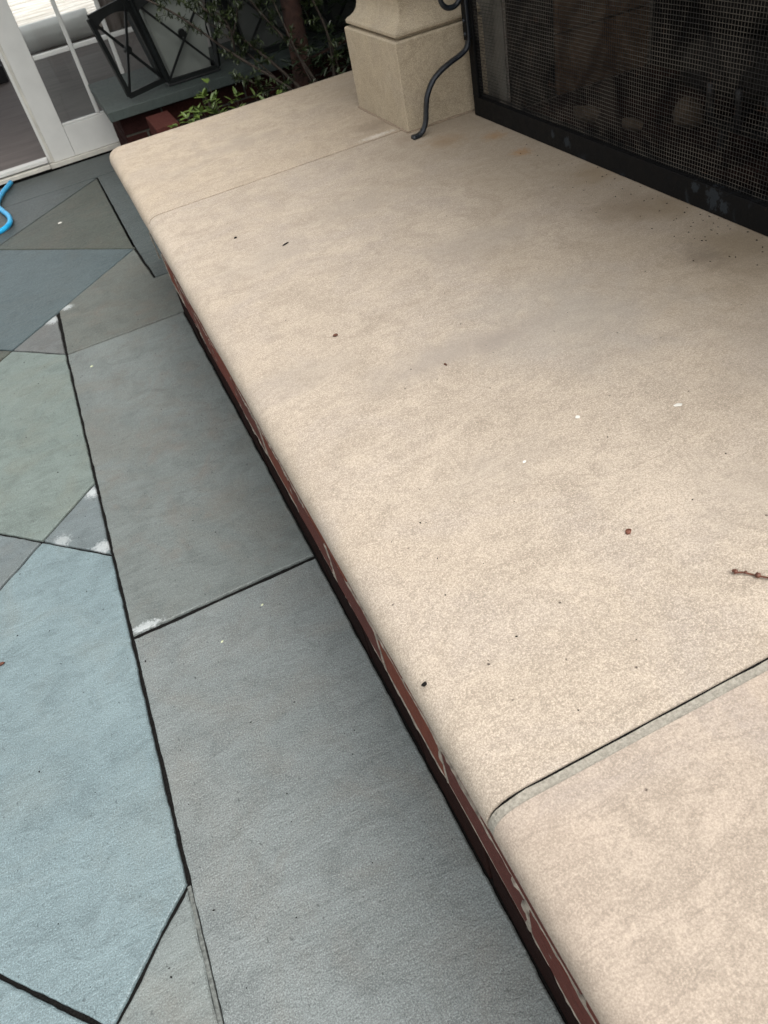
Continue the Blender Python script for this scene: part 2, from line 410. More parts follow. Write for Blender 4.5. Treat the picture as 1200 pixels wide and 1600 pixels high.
# ------------------------------------------------------------------ hearth
X0, Y1, ZT, ZU = .0980, 2.930, .510, .448
hearth = empty('hearth', (.6, .9, 0), 'raised cream limestone hearth with rounded nosing on a red brick base', 'hearth')
PROF = []
for k in range(9):
    a = math.pi/2*k/8; PROF.append((.044*(1-math.sin(a)**.8), .472+(ZT-.472)*math.cos(a)**.8))     # top quarter
for k in range(1, 6):
    a = math.pi/2*k/5; PROF.append((.020*(1-math.cos(a)), .474-(.474-ZU)*math.sin(a)))     # lower quarter
def slab(y0, y1, mat, far=False, seed=0, X0=X0):
    """nosed slab, its rounded front (and far end) swept from the profile"""
    bm = bmesh.new(); rings = []
    r = .055
    XE = 1.118
    ys = [y0+(y1-y0)*k/max(2, int((y1-y0)/.02)) for k in range(int((y1-y0)/.02)+1)] if not far else None
    for (ins, z) in PROF:
        ring = []
        def nz(x, y): return mnoise.noise(Vector((x*9, y*9, z*20+seed)))*.0010 + mnoise.noise(Vector((x*50, y*50, z*60)))*.0003
        if not far:
            for i, y in enumerate(ys):
                yy = y
                if i == 0: yy = y0+.0
                ring.append(bm.verts.new((X0+ins+nz(X0, y), yy, z)))
        else:
            n = int((y1-r-y0)/.02)
            for i in range(n+1):
                y = y0+(y1-r-y0)*i/n; ring.append(bm.verts.new((X0+ins+nz(X0, y), y, z)))
            for k in range(1, 11):
                a = math.pi/2*k/10
                rr = r-ins
                ring.append(bm.verts.new((X0+r-math.cos(a)*rr, y1-r+math.sin(a)*rr, z)))
            for i in range(1, 40):
                x = X0+r+(1.50-X0-r)*i/39; ring.append(bm.verts.new((x, y1-ins+nz(x, y1), z)))
        rings.append(ring)
    XE2 = 1.50 if far else XE
    for a, b in zip(rings, rings[1:]):
        for i in range(len(a)-1):
            f = bm.faces.new((a[i], b[i], b[i+1], a[i+1])); f.smooth = True
    t0 = bm.verts.new((XE2, y0, ZT)); u0 = bm.verts.new((XE2, y0, ZU))
    if far:
        bm.faces.new(rings[0]+[t0]); bm.faces.new(rings[-1]+[u0])
        bm.faces.new([r_[0] for r_ in rings]+[u0, t0])
        bm.faces.new([r_[-1] for r_ in rings]+[u0, t0])
    else:
        t1 = bm.verts.new((XE2, y1, ZT)); u1 = bm.verts.new((XE2, y1, ZU))
        bm.faces.new(rings[0]+[t1, t0]); bm.faces.new(rings[-1]+[u1, u0])
        bm.faces.new([r_[0] for r_ in rings]+[u0, t0]); bm.faces.new([r_[-1] for r_ in rings]+[u1, t1])
        bm.faces.new([t0, t1, u1, u0])
    for e in bm.edges:
        if len({f.smooth for f in e.link_faces}) > 1: e.smooth = False
    o = link('stone_slab', bm, mat, hearth)
    return o
slab(-1.3, .2955, M['lime_near'], seed=1, X0=.0990)
slab(.3085, 2.1270, M['lime_hearth'], seed=2)
slab(2.1330, Y1, M['lime_far'], far=True, seed=3)
def joint(y0, y1, rec, mat, name, wob=0.):
    bm = bmesh.new()
    pr = [(i+rec, z-(rec if z > .5 else rec*.5)) for i, z in PROF]
    A = []; B = []
    pts = [(1.116, ZT-rec)]+[(X0+.047+(1.06-.047-X0)*(1-k/60), ZT-rec) for k in range(60)]+[(X0+i, z) for i, z in pr]
    for (x, z) in pts:
        wv = mnoise.noise(Vector((x*45, 1, 2)))*wob + mnoise.noise(Vector((x*160, 1, 7)))*wob*.6
        A.append(bm.verts.new((x, y0, z))); B.append(bm.verts.new((x, y1+wv, z)))
    A2 = [bm.verts.new((v.co.x+.01 if v.co.z < .5 else v.co.x, v.co.y, v.co.z-.02)) for v in B]
    for i in range(len(A)-1):
        bm.faces.new((A[i], A[i+1], B[i+1], B[i])); bm.faces.new((B[i], B[i+1], A2[i+1], A2[i]))
    return link(name, bm, mat, hearth)
joint(.2950, .3056, .0012, M['mortar'], 'mortar_joint', .0012)
joint(.2950, .3095, .0032, M['dark_joint'], 'joint_bed')
joint(2.1262, 2.1338, .0024, plain('dull_joint_filler', (.17, .135, .10), .95, nscale=200, amp=.4), 'mortar_joint')

# brick base
def brick_mat(name, cols, dark=False):
    b = MB(name)
    oi = b.n('ShaderNodeObjectInfo').outputs['Random']
    c = b.ramp(oi, [(i/(len(cols)-1), k) for i, k in enumerate(cols)])
    n1 = b.noise(60, 6, .7); n2 = b.noise(350, 2)
    c = b.mix(b.mr(n1, .45, .75, 0, .6), c, tuple(v*.35 for v in cols[0]))
    c = b.mix(b.mr(n2, .6, .75, 0, .5), c, tuple(min(1, v*2.2) for v in cols[0]))
    sm = b.noise(26, 7, .7, off=(3, 0, 1))
    c = b.mix(b.mr(sm, .66, .74, 0, .55 if not dark else .12), c, (.36, .34, .29))
    h = b.bump(n1, .005); h = b.bump(n2, .002, 1, h)
    return b.fin(c, .9, h, Specular_IOR_Level=.05 if dark else .25)
M['brick'] = brick_mat('red_brick', [(.17, .045, .030), (.12, .035, .026), (.20, .056, .030), (.10, .032, .026)])
M['brick_dark'] = brick_mat('dark_base_brick', [(.016, .008, .007), (.024, .011, .009), (.012, .007, .0065)], True)  # bottom course, much darker than the red brick above
XF = .129
def brick(x0, x1, y0, y1, z0, z1, mat, parent, jit=.0012, axis='y', rnd=None):
    bm = bmesh.new(); box(bm, x0, x1, y0, y1, z0, z1)
    bmesh.ops.subdivide_edges(bm, edges=[e for e in bm.edges if e.calc_length() > .15], cuts=2)
    for v in bm.verts:
        v.co += Vector((random.uniform(-1, 1), random.uniform(-1, 1), random.uniform(-1, 1)))*jit
    return link('brick', bm, mat, parent, bevel=.0022)
courses = [(.0, .103), (.1125, .2135), (.2225, .3235), (.3325, .4475)]
BY1 = 2.655
for ci, (z0, z1) in enumerate(courses):
    zz0 = z0-.02 if ci == 0 else z0
    y = .316 - .2345*8 + (0 if ci % 2 else .117)
    while y < BY1-.02:
        ya, yb = y+.0045, min(y+.2345-.0045, BY1)
        if yb > -1.25 and yb-ya > .02:
            brick(XF+random.uniform(-.0012, .0015), XF+.10, max(ya, -1.3), yb, zz0, z1, M['brick_dark'] if ci < 1 else M['brick'], hearth)
        y += .2345
# far end of the base, behind the corner
for ci, (z0, z1) in enumerate(courses):
    x = XF+.108+(.0 if ci % 2 else .11)
    while x < 1.3:
        brick(x, x+.225, BY1-.10, BY1, z0-(.02 if ci == 0 else 0), z1, M['brick_dark'] if ci < 1 else M['brick'], hearth)
        x += .2345
core = link('mortar_core', bx(XF+.004, 1.49, -1.30, BY1-.005, -.02, .4475), M['mortar'], hearth)
# squeezed-out beds of mortar: ragged pale lines at two of the bed joints
def smear(z, y0, y1, th, out, seed, dens=0):
    bm = bmesh.new(); n = int((y1-y0)/.008); top = []; bot = []; t2 = []; b2 = []
    for i in range(n+1):
        y = y0+(y1-y0)*i/n
        a = mnoise.noise(Vector((y*28, seed, 0)))+.5*mnoise.noise(Vector((y*120, seed, 3)))
        g = mnoise.noise(Vector((y*4.2, seed*2, 9)))
        t = th*max(0, .06+.8*max(0, a+g+.0)+dens); o_ = out*(-.6+1.5*max(0, a*.8+g*1.2+dens+.15))
        x = XF-.0005-o_
        top.append(bm.verts.new((x+.0008, y, z+t))); bot.append(bm.verts.new((x, y, z-t*.6)))
        t2.append(bm.verts.new((XF+.008, y, z+t+.002))); b2.append(bm.verts.new((XF+.008, y, z-t*.6-.002)))
    for i in range(n):
        bm.faces.new((top[i], top[i+1], bot[i+1], bot[i])); bm.faces.new((t2[i], t2[i+1], top[i+1], top[i])); bm.faces.new((bot[i], bot[i+1], b2[i+1], b2[i]))
    return link('mortar_smear', bm, M['smear'], hearth)
smear(.1078, -1.2, BY1-.01, .0045, .0016, 1.3)
smear(.2180, -1.2, BY1-.01, .0040, .0020, 4.1, .0)
smear(.2180, -.4, .345, .0055, .0026, 5.3, .30)
smear(.1078, -.4, .31, .0050, .0024, 6.6, .15)
# blobs at the head joints of the red course
for k in range(-2, 12):
    y = .316+.2345*k
    bm = bmesh.new(); pts = []
    for i in range(9):
        z = .113+.10*i/8
        pts.append((XF+.0025, y+mnoise.noise(Vector((k*1.7+.3, z*30, 0)))*.012, z))
    tube(bm, pts, [.0032+.008*abs(mnoise.noise(Vector((k*3.3+.4, i*.7, 4)))) for i in range(9)], 7, 1.0)
    bmesh.ops.scale(bm, vec=(.55, 1, 1), space=Matrix.Translation((-XF, 0, 0)), verts=bm.verts)
    link('mortar_smear', bm, M['smear'], hearth)

# ------------------------------------------------------------------ limestone pillar on the hearth
pillar = empty('stone_pillar', (1.04, 2.27, ZT), 'square limestone pillar with moulded base on the far part of the hearth', 'pillar')
def sqring(bm, x0, x1, y0, y1, z): return [bm.verts.new(p) for p in ((x0, y0, z), (x1, y0, z), (x1, y1, z), (x0, y1, z))]
def loft(prof, x0, x1, y0, y1, name, mat, parent, smooth_from=None):
    """prof: (inset, z)"""
    bm = bmesh.new(); rs = [sqring(bm, x0+i, x1-i, y0+i, y1-i, z) for i, z in prof]
    for a, b in zip(rs, rs[1:]):
        for k in range(4): bm.faces.new((a[k], a[(k+1) % 4], b[(k+1) % 4], b[k]))
    bm.faces.new(rs[0]); bm.faces.new(rs[-1]); return link(name, bm, mat, parent, bevel=.0025)
px0, px1, py0, py1 = .860, 1.22, 2.090, 2.458
loft([(0, ZT+.001), (0, .727), (.003, .731)], px0, px1, py0, py1, 'plinth', M['lime_pillar'], pillar)
og = [(.018, .7312), (.018, .7365), (.006, .739), (.006, .747), (.010, .752), (.019, .757), (.027, .764), (.033, .773), (.037, .785), (.0385, .797),
      (.0375, .809), (.034, .819), (.031, .829), (.031, .840), (.035, .849), (.042, .856)]
og += [(.046, .862), (.046, .90), (.052, .905), (.052, 1.45)]
loft(og, px0, px1, py0, py1, 'moulded_shaft', M['lime_pillar'], pillar)
loft([(.048, 1.451), (.04, 1.50), (.025, 1.54), (.0, 1.545), (.0, 1.62)], px0, px1, py0, py1, 'capital', M['lime_pillar'], pillar)
# ragged mortar bead at its foot
bm = bmesh.new()
for pts in ([(px0-.001, py1-k*(py1-py0)/40, ZT) for k in range(41)], [(px0+k*.20/24, py0-.001, ZT) for k in range(25)]):
    pp = [(p[0], p[1], ZT+.001+.0015*mnoise.noise(Vector((p[0]*70, p[1]*70, 3)))) for p in pts]
    tube(bm, pp, [.0035+.0028*mnoise.noise(Vector((p[0]*60, p[1]*60, 8))) for p in pts], 6)
link('mortar_bead', bm, M['tan_joint'], pillar)

# ------------------------------------------------------------------ chimney breast and firebox
M['surround'] = limestone('surround_limestone', (.46, .41, .35), (.40, .36, .30), grain=.6, off=(3, 9, 1))
def soot_brick(name, base, soot, lo, hi):
    b = MB(name); n = b.noise(4, 7, .7, dist=.8); f = b.noise(150, 4)
    c = b.mix(b.mr(n, lo, hi), base, soot); c = b.mix(b.mr(f, .4, .7, 0, .4), c, tuple(v*.5 for v in base))
    return b.fin(c, .95, b.bump(f, .002), Specular_IOR_Level=.05)
M['firebrick'] = soot_brick('brown_firebrick', (.13, .082, .052), (.012, .010, .009), .40, .72)
M['sooty'] = soot_brick('sooty_firebrick', (.012, .011, .010), (.004, .004, .004), .35, .6)
M['firefloor'] = soot_brick('reddish_fire_floor', (.028, .013, .011), (.005, .004, .004), .36, .58)
chim = empty('chimney_breast', (1.6, 1.2, 0), 'limestone chimney breast with a soot blackened firebox opening behind the screen', 'fireplace')
link('side_pier', bx(1.121, 2.0, 2.0, 2.72, .0, 2.0), M['surround'], chim)
link('side_pier', bx(1.121, 2.0, .10, .40, .0, 2.0), M['surround'], chim)
link('lintel', bx(1.121, 2.0, .40, 2.0, 1.22, 2.0), M['surround'], chim)
link('shade_mantel', bx(.80, 1.119, .05, 2.66, 1.621, 1.69), M['surround'], chim)  # out of view; deepened to shade the firebox and the screen's foot
link('stone_base', bx(1.50, 2.1, .40, 2.0, 0, .508), M['surround'], chim)
link('dimmed_jamb_face', bx(1.1172, 1.1205, 1.985, 2.30, .51, 1.25), plain('dimmed_limestone', (.13, .125, .105), .9, nscale=12, amp=.3, bumpd=.001), chim)  # thin added facing; the dimness behind the mesh is put into its colour
# firebox lining: dark jamb, then large firebrick blocks
link('jamb_lining', bx(1.135, 1.268, 1.985, 1.999, .51, 1.45), M['sooty'], chim)
link('jamb_lining', bx(1.135, 1.268, .401, .415, .51, 1.45), M['sooty'], chim)
rows = [(.512, .657), (.662, .81), (.815, .96), (.965, 1.11), (1.115, 1.26), (1.265, 1.44)]
for z0, z1 in rows:
    link('fire_block', bx(1.271, 1.565, 1.972, 1.999, z0, z1), M['firebrick'], chim, bevel=.002)
    link('fire_block', bx(1.271, 1.565, .401, .428, z0, z1), M['sooty'], chim, bevel=.002)
    y = .43
    while y < 1.96:
        y2 = min(y+.30, 1.97); link('fire_block', bx(1.568, 1.60, y+.003, y2-.003, z0, z1), M['sooty'], chim, bevel=.002); y += .30
link('back_mortar', bx(1.602, 1.64, .40, 2.0, .51, 1.45), M['dark_joint'], chim)
nb = 0
for i in range(4):
    y = .42 + (i % 2)*.1
    while y < 1.97:
        link('floor_brick', bx(1.122+i*.113, 1.122+i*.113+.108, y, min(y+.212, 1.97), .50, .512+random.uniform(-.001, .001)), M['firefloor'], chim, bevel=.002); y += .217
# charred logs on a grate and pale lumps of stone
M['char'] = plain('charred_wood', (.012, .011, .010), .8, nscale=40, amp=.6, bumpd=.006, bscale=60)
M['ironblack'] = plain('black_iron', (.010, .010, .011), .45, .3, nscale=50, amp=.4, bumpd=.0008, bscale=180)
gr = empty('fire_grate', (1.38, 1.1, .512), 'black iron log grate standing inside the firebox behind the mesh', 'grate')
for k in range(7):
    y = .86+k*.08; bm = bmesh.new(); tube(bm, spline([(1.22, y, .66), (1.24, y, .575), (1.36, y, .57), (1.50, y, .575), (1.52, y, .64)], 4), .008, 6); link('bar', bm, M['ironblack'], gr, smooth=True)
for x in (1.27, 1.47):
    bm = bmesh.new(); tube(bm, [(x, .83, .560), (x, 1.37, .560)], .009, 6); link('cross_bar', bm, M['ironblack'], gr, smooth=True)
    for y in (.86, 1.34):
        link('leg', bx(x-.008, x+.008, y-.008, y+.008, .513, .556), M['ironblack'], gr)
logs = [((1.30, .75, .635), (1.33, 1.50, .65), .055, 'lower charred log at the front of the fire grate'),
        ((1.44, .80, .64), (1.43, 1.42, .638), .058, 'charred log at the back of the fire grate'),
        ((1.33, .90, .735), (1.44, 1.58, .75), .048, 'charred log lying across the top of the other two')]
for a, b_, r, lb in logs:
    a = Vector(a); b_ = Vector(b_); bm = bmesh.new(); n = 14
    tube(bm, [a.lerp(b_, i/n)+Vector((mnoise.noise(Vector((i*.4, r*90, 0)))*.012, 0, mnoise.noise(Vector((i*.4, r*90, 5)))*.01)) for i in range(n+1)], [r*(1+.14*mnoise.noise(Vector((i*.9, r*50, 1)))) for i in range(n+1)], 12)
    o = link('log', bm, M['char'], smooth=False, loc=tuple(a)); tag(o, lb, 'log', 'charred logs in the firebox')
M['lump'] = plain('pale_tan_stone', (.050, .033, .019), .9, nscale=60, amp=.3, bumpd=.003, bscale=80)
def lump(c, s, seed, lb, name='stone_chip', cat='stone', mat=None, group=None, sub=2):
    bm = bmesh.new(); bmesh.ops.create_icosphere(bm, subdivisions=sub, radius=1)
    for v in bm.verts:
        k = 1+.35*mnoise.noise(v.co*1.3+Vector((seed, seed*2, 0)))
        v.co = Vector((v.co.x*s[0]*k, v.co.y*s[1]*k, v.co.z*s[2]*k))+Vector(c)
    o = link(name, bm, mat or M['lump'], loc=tuple(c)); tag(o, lb, cat, group); return o
lump((1.20, 1.74, .530), (.022, .050, .018), 1, 'flat tan lump of stone low behind the left part of the mesh')
lump((1.22, 1.585, .528), (.020, .034, .016), 2, 'small tan lump of stone between two others behind the mesh')
lump((1.31, 1.50, .545), (.032, .040, .034), 3, 'largest tan stone lump, furthest right and back in the firebox')

# ------------------------------------------------------------------ fire screen
def iron_mat():
    b = MB('worn_black_iron_frame')
    n = b.noise(16, 6, .65, dist=.6); f = b.noise(220, 3)
    c = b.mix(b.mr(n, .60, .70, 0, .6), (.006, .006, .0062), (.028, .033, .038))
    for p, r_ in (((1.05, 1.115, .542), .028), ((1.05, 1.085, .530), .022), ((1.05, 1.165, .548), .016), ((1.05, 1.60, .535), .016), ((1.05, 1.66, .54), .012)):
        c = b.mix(b.ma('MULTIPLY', b.spot(p, r_*.8, .55, 110, 1.5), .75), c, (.030, .036, .042))
    c = b.mix(b.mr(b.noise(30, 6, .7, off=(7, 0, 0)), .64, .74, 0, .5), c, (.07, .04, .022))
    return b.fin(c, b.mr(n, .4, .7, .5, .8), b.bump(b.noise(70, 4), .0015, .7), Metallic=.0, Specular_IOR_Level=.12)
M['frame'] = iron_mat()
M['wrought'] = plain('wrought_iron', (.012, .0155, .021), .36, .15, nscale=30, amp=.5, bumpd=.0015, bscale=90)
def wire_mat():
    b = MB('sooty_wire'); n = b.noise(9, 6, .7, dist=1.0); n2 = b.noise(40, 4, .7)
    c = b.mix(b.mr(n, .42, .60), (.075, .066, .054), (.014, .013, .012))
    c = b.mix(b.mr(n2, .60, .72, 0, .5), c, (.10, .055, .035))
    return b.fin(c, .6, None, Specular_IOR_Level=.3)
M['wire'] = wire_mat()
XS = 1.05; SY0, SY1, SZ1 = .42, 2.052, 1.32
scr = empty('fire_screen', (XS, 1.2, ZT), 'black iron framed fire screen of fine wire mesh standing on the hearth', 'fire screen')
link('bottom_bar', bx(XS, XS+.006, SY0, SY1, ZT+.001, .560), M['frame'], scr, bevel=.001)
link('bottom_flange', bx(XS+.0065, XS+.030, SY0, SY1, .556, .560), M['frame'], scr, bevel=.0008)
link('top_bar', bx(XS, XS+.006, SY0, SY1, SZ1-.04, SZ1), M['frame'], scr, bevel=.001)
for y0, y1 in ((SY1-.030, SY1-.0005), (SY0+.0005, SY0+.030)):
    link('side_bar', bx(XS-.0006, XS+.0068, y0, y1, .5605, SZ1-.0405), M['frame'], scr, bevel=.001)
link('side_flange', bx(XS+.007, XS+.030, SY1-.006, SY1-.001, .5605, SZ1-.0405), M['frame'], scr)
# woven wire: real wires, bowed a little
def wires():
    bm = bmesh.new(); rw = .00062; pitch_z = .0078; pitch_y = .0072
    def bow(y, z): return XS+.012+.004*mnoise.noise(Vector((y*3.2, z*3.2, 1)))+.0012*mnoise.noise(Vector((y*11, z*11, 4)))
    def wob(a, b, s): return .0016*mnoise.noise(Vector((a*4, b*4, s)))+.0006*mnoise.noise(Vector((a*17, b*17, s+3)))
    z = .556; k = 0
    while z < SZ1-.03:
        n = 70; prev = None
        for i in range(n+1):
            y = SY0+.02+(SY1-.015-SY0-.02)*i/n
            zz = z+wob(y, z, 2); x = bow(y, zz)
            vs = [bm.verts.new((x-rw, y, zz)), bm.verts.new((x+.0002, y, zz+rw)), bm.verts.new((x+.0002, y, zz-rw))]
            if prev:
                for q in range(3): bm.faces.new((prev[q], prev[(q+1) % 3], vs[(q+1) % 3], vs[q]))
            prev = vs
        z += pitch_z
    y = SY0+.02
    while y < SY1-.015:
        n = 34; prev = None
        for i in range(n+1):
            zz = .556+(SZ1-.03-.556)*i/n
            yy = y+wob(y, zz, 12); x = bow(yy, zz)+.0008
            vs = [bm.verts.new((x-rw, yy, zz)), bm.verts.new((x+.0002, yy+rw*.9, zz)), bm.verts.new((x+.0002, yy-rw*.9, zz))]
            if prev:
                for q in range(3): bm.faces.new((prev[q], prev[(q+1) % 3], vs[(q+1) % 3], vs[q]))
            prev = vs
        y += pitch_y
    return bm
wm = link('wire_mesh', wires(), M['wire'], scr, smooth=False); wm['kind'] = 'stuff'
# forged legs and upper scrolls on both sides (in a plane square to the screen)
def leg_at(y):
    P = [(.845, .5135), (.852, .5135), (.866, .5155), (.880, .524), (.891, .545), (.897, .575), (.905, .603), (.925, .632), (.952, .650), (.985, .663), (1.018, .6735), (1.036, .687), (1.0405, .715), (1.0405, .76), (1.0405, .80)]
    pts = spline([(x, y, z) for x, z in P], 5)
    bm = bmesh.new(); n = len(pts)
    rad = [.0068+.0016*math.exp(-((i-4)/5)**2) + .0006*mnoise.noise(Vector((i*.6, 1, y))) for i in range(n)]
    # flat forged strap section
    fr = frames(pts); rings = []
    for i, (p, s, u) in enumerate(fr):
        t = rad[i]*.75; wd = rad[i]*1.25
        rings.append([bm.verts.new(p+Vector((0, 1, 0))*a*wd+Vector((0, 1, 0)).cross((pts[min(i+1, n-1)]-pts[max(i-1, 0)]).normalized())*b_*t) for a, b_ in ((-1, -.6), (-.7, -1), (.7, -1), (1, -.6), (1, .6), (.7, 1), (-.7, 1), (-1, .6))])
    for a, b_ in zip(rings, rings[1:]):
        for k in range(8): bm.faces.new((a[k], a[(k+1) % 8], b_[(k+1) % 8], b_[k]))
    bm.faces.new(rings[0]); bm.faces.new(rings[-1])
    lg = link('leg', bm, M['wrought'], scr, smooth=True)
    Q = [(1.0405, .905), (1.0395, .86), (1.036, .825), (1.030, .798), (1.014, .783), (.992, .783), (.977, .796), (.974, .815), (.982, .829), (.994, .828)]
    bm = bmesh.new(); tube(bm, spline([(x, y, z) for x, z in Q], 5), .0066, 8, 1.1); link('scroll', bm, M['wrought'], scr, smooth=True)
    for z in (.715, .745, .865):
        bm = bmesh.new(); bmesh.ops.create_uvsphere(bm, u_segments=8, v_segments=5, radius=.005, matrix=Matrix.Translation((1.033, y-.001, z))); link('rivet', bm, M['wrought'], scr, smooth=True)
    link('post', bx(1.034, 1.0493, y-.007, y+.012, .70, SZ1), M['frame'], scr, bevel=.001)
leg_at(2.032); leg_at(.44)

# ------------------------------------------------------------------ house wall and french doors
M['paint'] = plain('pale_grey_white_paint', (.56, .555, .52), .38, nscale=9, amp=.05, bumpd=.0006, bscale=60)
M['paint_dirty'] = plain('weathered_white_paint', (.50, .48, .42), .5, nscale=14, amp=.14, bumpd=.001, bscale=70)
M['siding'] = plain('house_siding', (.30, .29, .27), .7, nscale=6, amp=.1, bumpd=.001)
YD = 5.005
house = empty('house_wall', (0, 5.1, 0), 'plain painted house wall around the french doors at the patio end', 'wall')
link('wall_panel', bx(.965, 6, YD, YD+.16, -.02, 3.0), M['siding'], house)
link('wall_panel', bx(-6, -1.30, YD, YD+.16, -.02, 3.0), M['siding'], house)
link('wall_panel', bx(-1.30, .965, YD, YD+.16, 2.12, 3.0), M['siding'], house)
link('foundation', bx(-6, 6, YD+.002, YD+.158, -.07, -.0205), M['dark_joint'], house)
door = empty('french_door', (.42, YD+.02, .02), 'white glazed french door leaf with slim glazing bars beside the open doorway', 'door')
yd0, yd1 = YD+.008, YD+.05
zb = .030
link('stile', bx(-.118, .003, yd0, yd1, zb, 2.08), M['paint'], door, bevel=.002)
link('stile', bx(.845, .958, yd0, yd1, zb, 2.08), M['paint'], door, bevel=.002)
link('bottom_rail', bx(.0042, .8438, yd0+.001, yd1, zb, .188), M['paint'], door, bevel=.002)
link('top_rail', bx(.0042, .8438, yd0+.001, yd1, 1.95, 2.08), M['paint'], door, bevel=.002)
link('glazing_bead', bx(.0045, .8435, yd0+.004, yd0+.020, .1885, .200), M['paint'], door, bevel=.002)
VX = [.215, .425, .635]; HZ = [.527, .865, 1.203, 1.541]
for x in VX: link('glazing_bar', bx(x-.011, x+.011, yd0+.004, yd1-.004, .2005, 1.9495), M['paint'], door, bevel=.004)
for z in HZ:
    xs = [.004]+[v for x in VX for v in (x-.0112, x+.0112)]+[.844]
    for a, b_ in zip(xs[::2], xs[1::2]): link('glazing_bar', bx(a, b_, yd0+.005, yd1-.005, z-.011, z+.011), M['paint'], door, bevel=.004)
def glass_mat():
    b = MB('window_glass'); b.t.nodes.remove(b.b)
    tr = b.n('ShaderNodeBsdfTransparent'); tr.inputs[0].default_value = (.93, .95, .94, 1)
    gl = b.n('ShaderNodeBsdfGlossy'); gl.inputs['Roughness'].default_value = .02
    fr = b.n('ShaderNodeFresnel'); fr.inputs[0].default_value = 1.5
    mx = b.n('ShaderNodeMixShader'); b.t.links.new(fr.outputs[0], mx.inputs[0]); b.t.links.new(tr.outputs[0], mx.inputs[1]); b.t.links.new(gl.outputs[0], mx.inputs[2])
    b.t.links.new(mx.outputs[0], b.out.inputs[0]); return b.m
M['glass'] = glass_mat()
zs = [.2005]+[v for z in HZ for v in (z-.0112, z+.0112)]+[1.9495]
xs = [.004]+[v for x in VX for v in (x-.0112, x+.0112)]+[.844]
for a, b_ in zip(xs[::2], xs[1::2]):
    for c_, d_ in zip(zs[::2], zs[1::2]):
        link('pane', bx(a, b_, yd0+.022, yd0+.025, c_, d_), M['glass'], door)
link('edge_strip', bx(-.1335, -.1185, yd0+.006, yd1-.004, zb, 2.08), M['paint_dirty'], door, bevel=.002)
link('edge_strip', bx(-.150, -.1340, yd0+.016, yd1-.004, zb, 2.08), M['paint'], door, bevel=.002)
dfr = empty('door_frame', (-.2, YD, 0), 'weathered white threshold and frame of the doorway', 'door frame')
link('threshold', bx(-1.30, -.1515, YD-.028, YD+.055, .012, .034), M['paint_dirty'], dfr, bevel=.003)
link('threshold_lip', bx(-1.30, -.1515, YD-.012, YD+.05, .043, .062), M['paint'], dfr, bevel=.002)
link('threshold', bx(-.1505, .964, YD-.010, YD+.12, .004, .0285), M['paint_dirty'], dfr, bevel=.002)
link('jamb', bx(-1.299, -1.25, YD-.01, YD+.10, .063, 2.119), M['paint'], dfr)
link('jamb', bx(.959, .9645, YD-.005, YD+.10, .03, 2.1), M['paint'], dfr)
link('head', bx(-1.249, .958, YD-.01, YD+.10, 2.082, 2.119), M['paint'], dfr)
pr = empty('shade_roof', (0, 4, 2.75), 'unseen flat roof added to shade the doors and the far end of the hearth', 'roof')
link('shade_roof_deck', bx(-.2, 6, 3.25, 5.2, 3.001, 3.12), M['siding'], pr)  # out-of-view slab added to block sky light over bed and doors
link('shade_roof_fascia', bx(-.2, 6, 3.20, 3.249, 2.90, 3.13), M['siding'], pr)
# room beyond
def planks_mat():
    b = MB('taupe_floor'); v = b.vm('MULTIPLY', b.pos, (3, 14, 1)); n = b.noise(1., 6, .6, vec=v); f = b.noise(120, 3)
    c = b.mix(b.mr(n, .35, .65), (.13, .108, .098), (.09, .074, .067)); c = b.mix(b.mr(f, .4, .7, 0, .3), c, (.13, .11, .10))
    return b.fin(c, .75)
M['floor'] = planks_mat()
fl = link('room_floor', bx(-4, 4, YD+.125, 9.3, -.02, .030), M['floor']); tag(fl, kind='structure')
ce = link('ceiling', bx(-4, 4, YD+.161, 8.6, 2.6, 2.7), M['siding']); tag(ce, kind='structure')
def washed():
    b = MB('whitewashed_deck'); v = b.vm('MULTIPLY', b.pos, (1.2, 9, 1)); n = b.noise(1., 7, .7, vec=v, dist=1.)
    c = b.ramp(n, [(.3, (.42, .36, .31)), (.5, (.62, .56, .50)), (.62, (.85, .83, .80))]); return b.fin(c, .7, b.bump(n, .01))
M['deck'] = washed()
M['white_roll'] = plain('white_enamel', (.74, .74, .72), .3, nscale=5, amp=.05)
for k in range(18):
    y = 9.34+k*.30; o = link('deck_board', bx(-4, 4, y, y+.285, .04, .085+random.uniform(-.004, .004)), M['deck'], None)
    if k == 0: dk = o; o.name = 'terrace'; tag(o, kind='structure')
    else: o.parent = dk
# rounded white step at the far doorway
bm = bmesh.new(); tube(bm, [(-.05+i*.1, 9.12, .13) for i in range(8)], .12, 20)
st = link('white_bolster', bm, M['white_roll'], smooth=True, loc=(.3, 9.12, .01)); tag(st, 'long rounded white bolster lying on the floor seen through the glass door', 'bolster')
bm = bmesh.new(); tube(bm, [(-1.55+i*.1, 8.25, .255) for i in range(14)], .10, 18)
b2 = link('white_cushion', bm, M['white_roll'], smooth=True, loc=(-.9, 8.25, .155)); tag(b2, 'white rounded cushion on the black bench inside the open doorway', 'cushion')
bench = link('bench', bx(-1.7, -.25, 7.95, 8.5, .031, .150), M['ironblack']); tag(bench, 'low black bench inside the open doorway', 'bench')
M['taupe'] = plain('taupe_drape', (.26, .22, .20), .8, nscale=4, amp=.08)
bm = bmesh.new(); n = 40; ra = []
for z in (.032, 2.55):
    ra.append([bm.verts.new((.74+.9*i/n, 9.0+.045*math.sin(i*.9)+.02*math.sin(i*2.3), z)) for i in range(n+1)])
rb = [[bm.verts.new(v.co+Vector((0, .012, 0))) for v in r_] for r_ in ra]
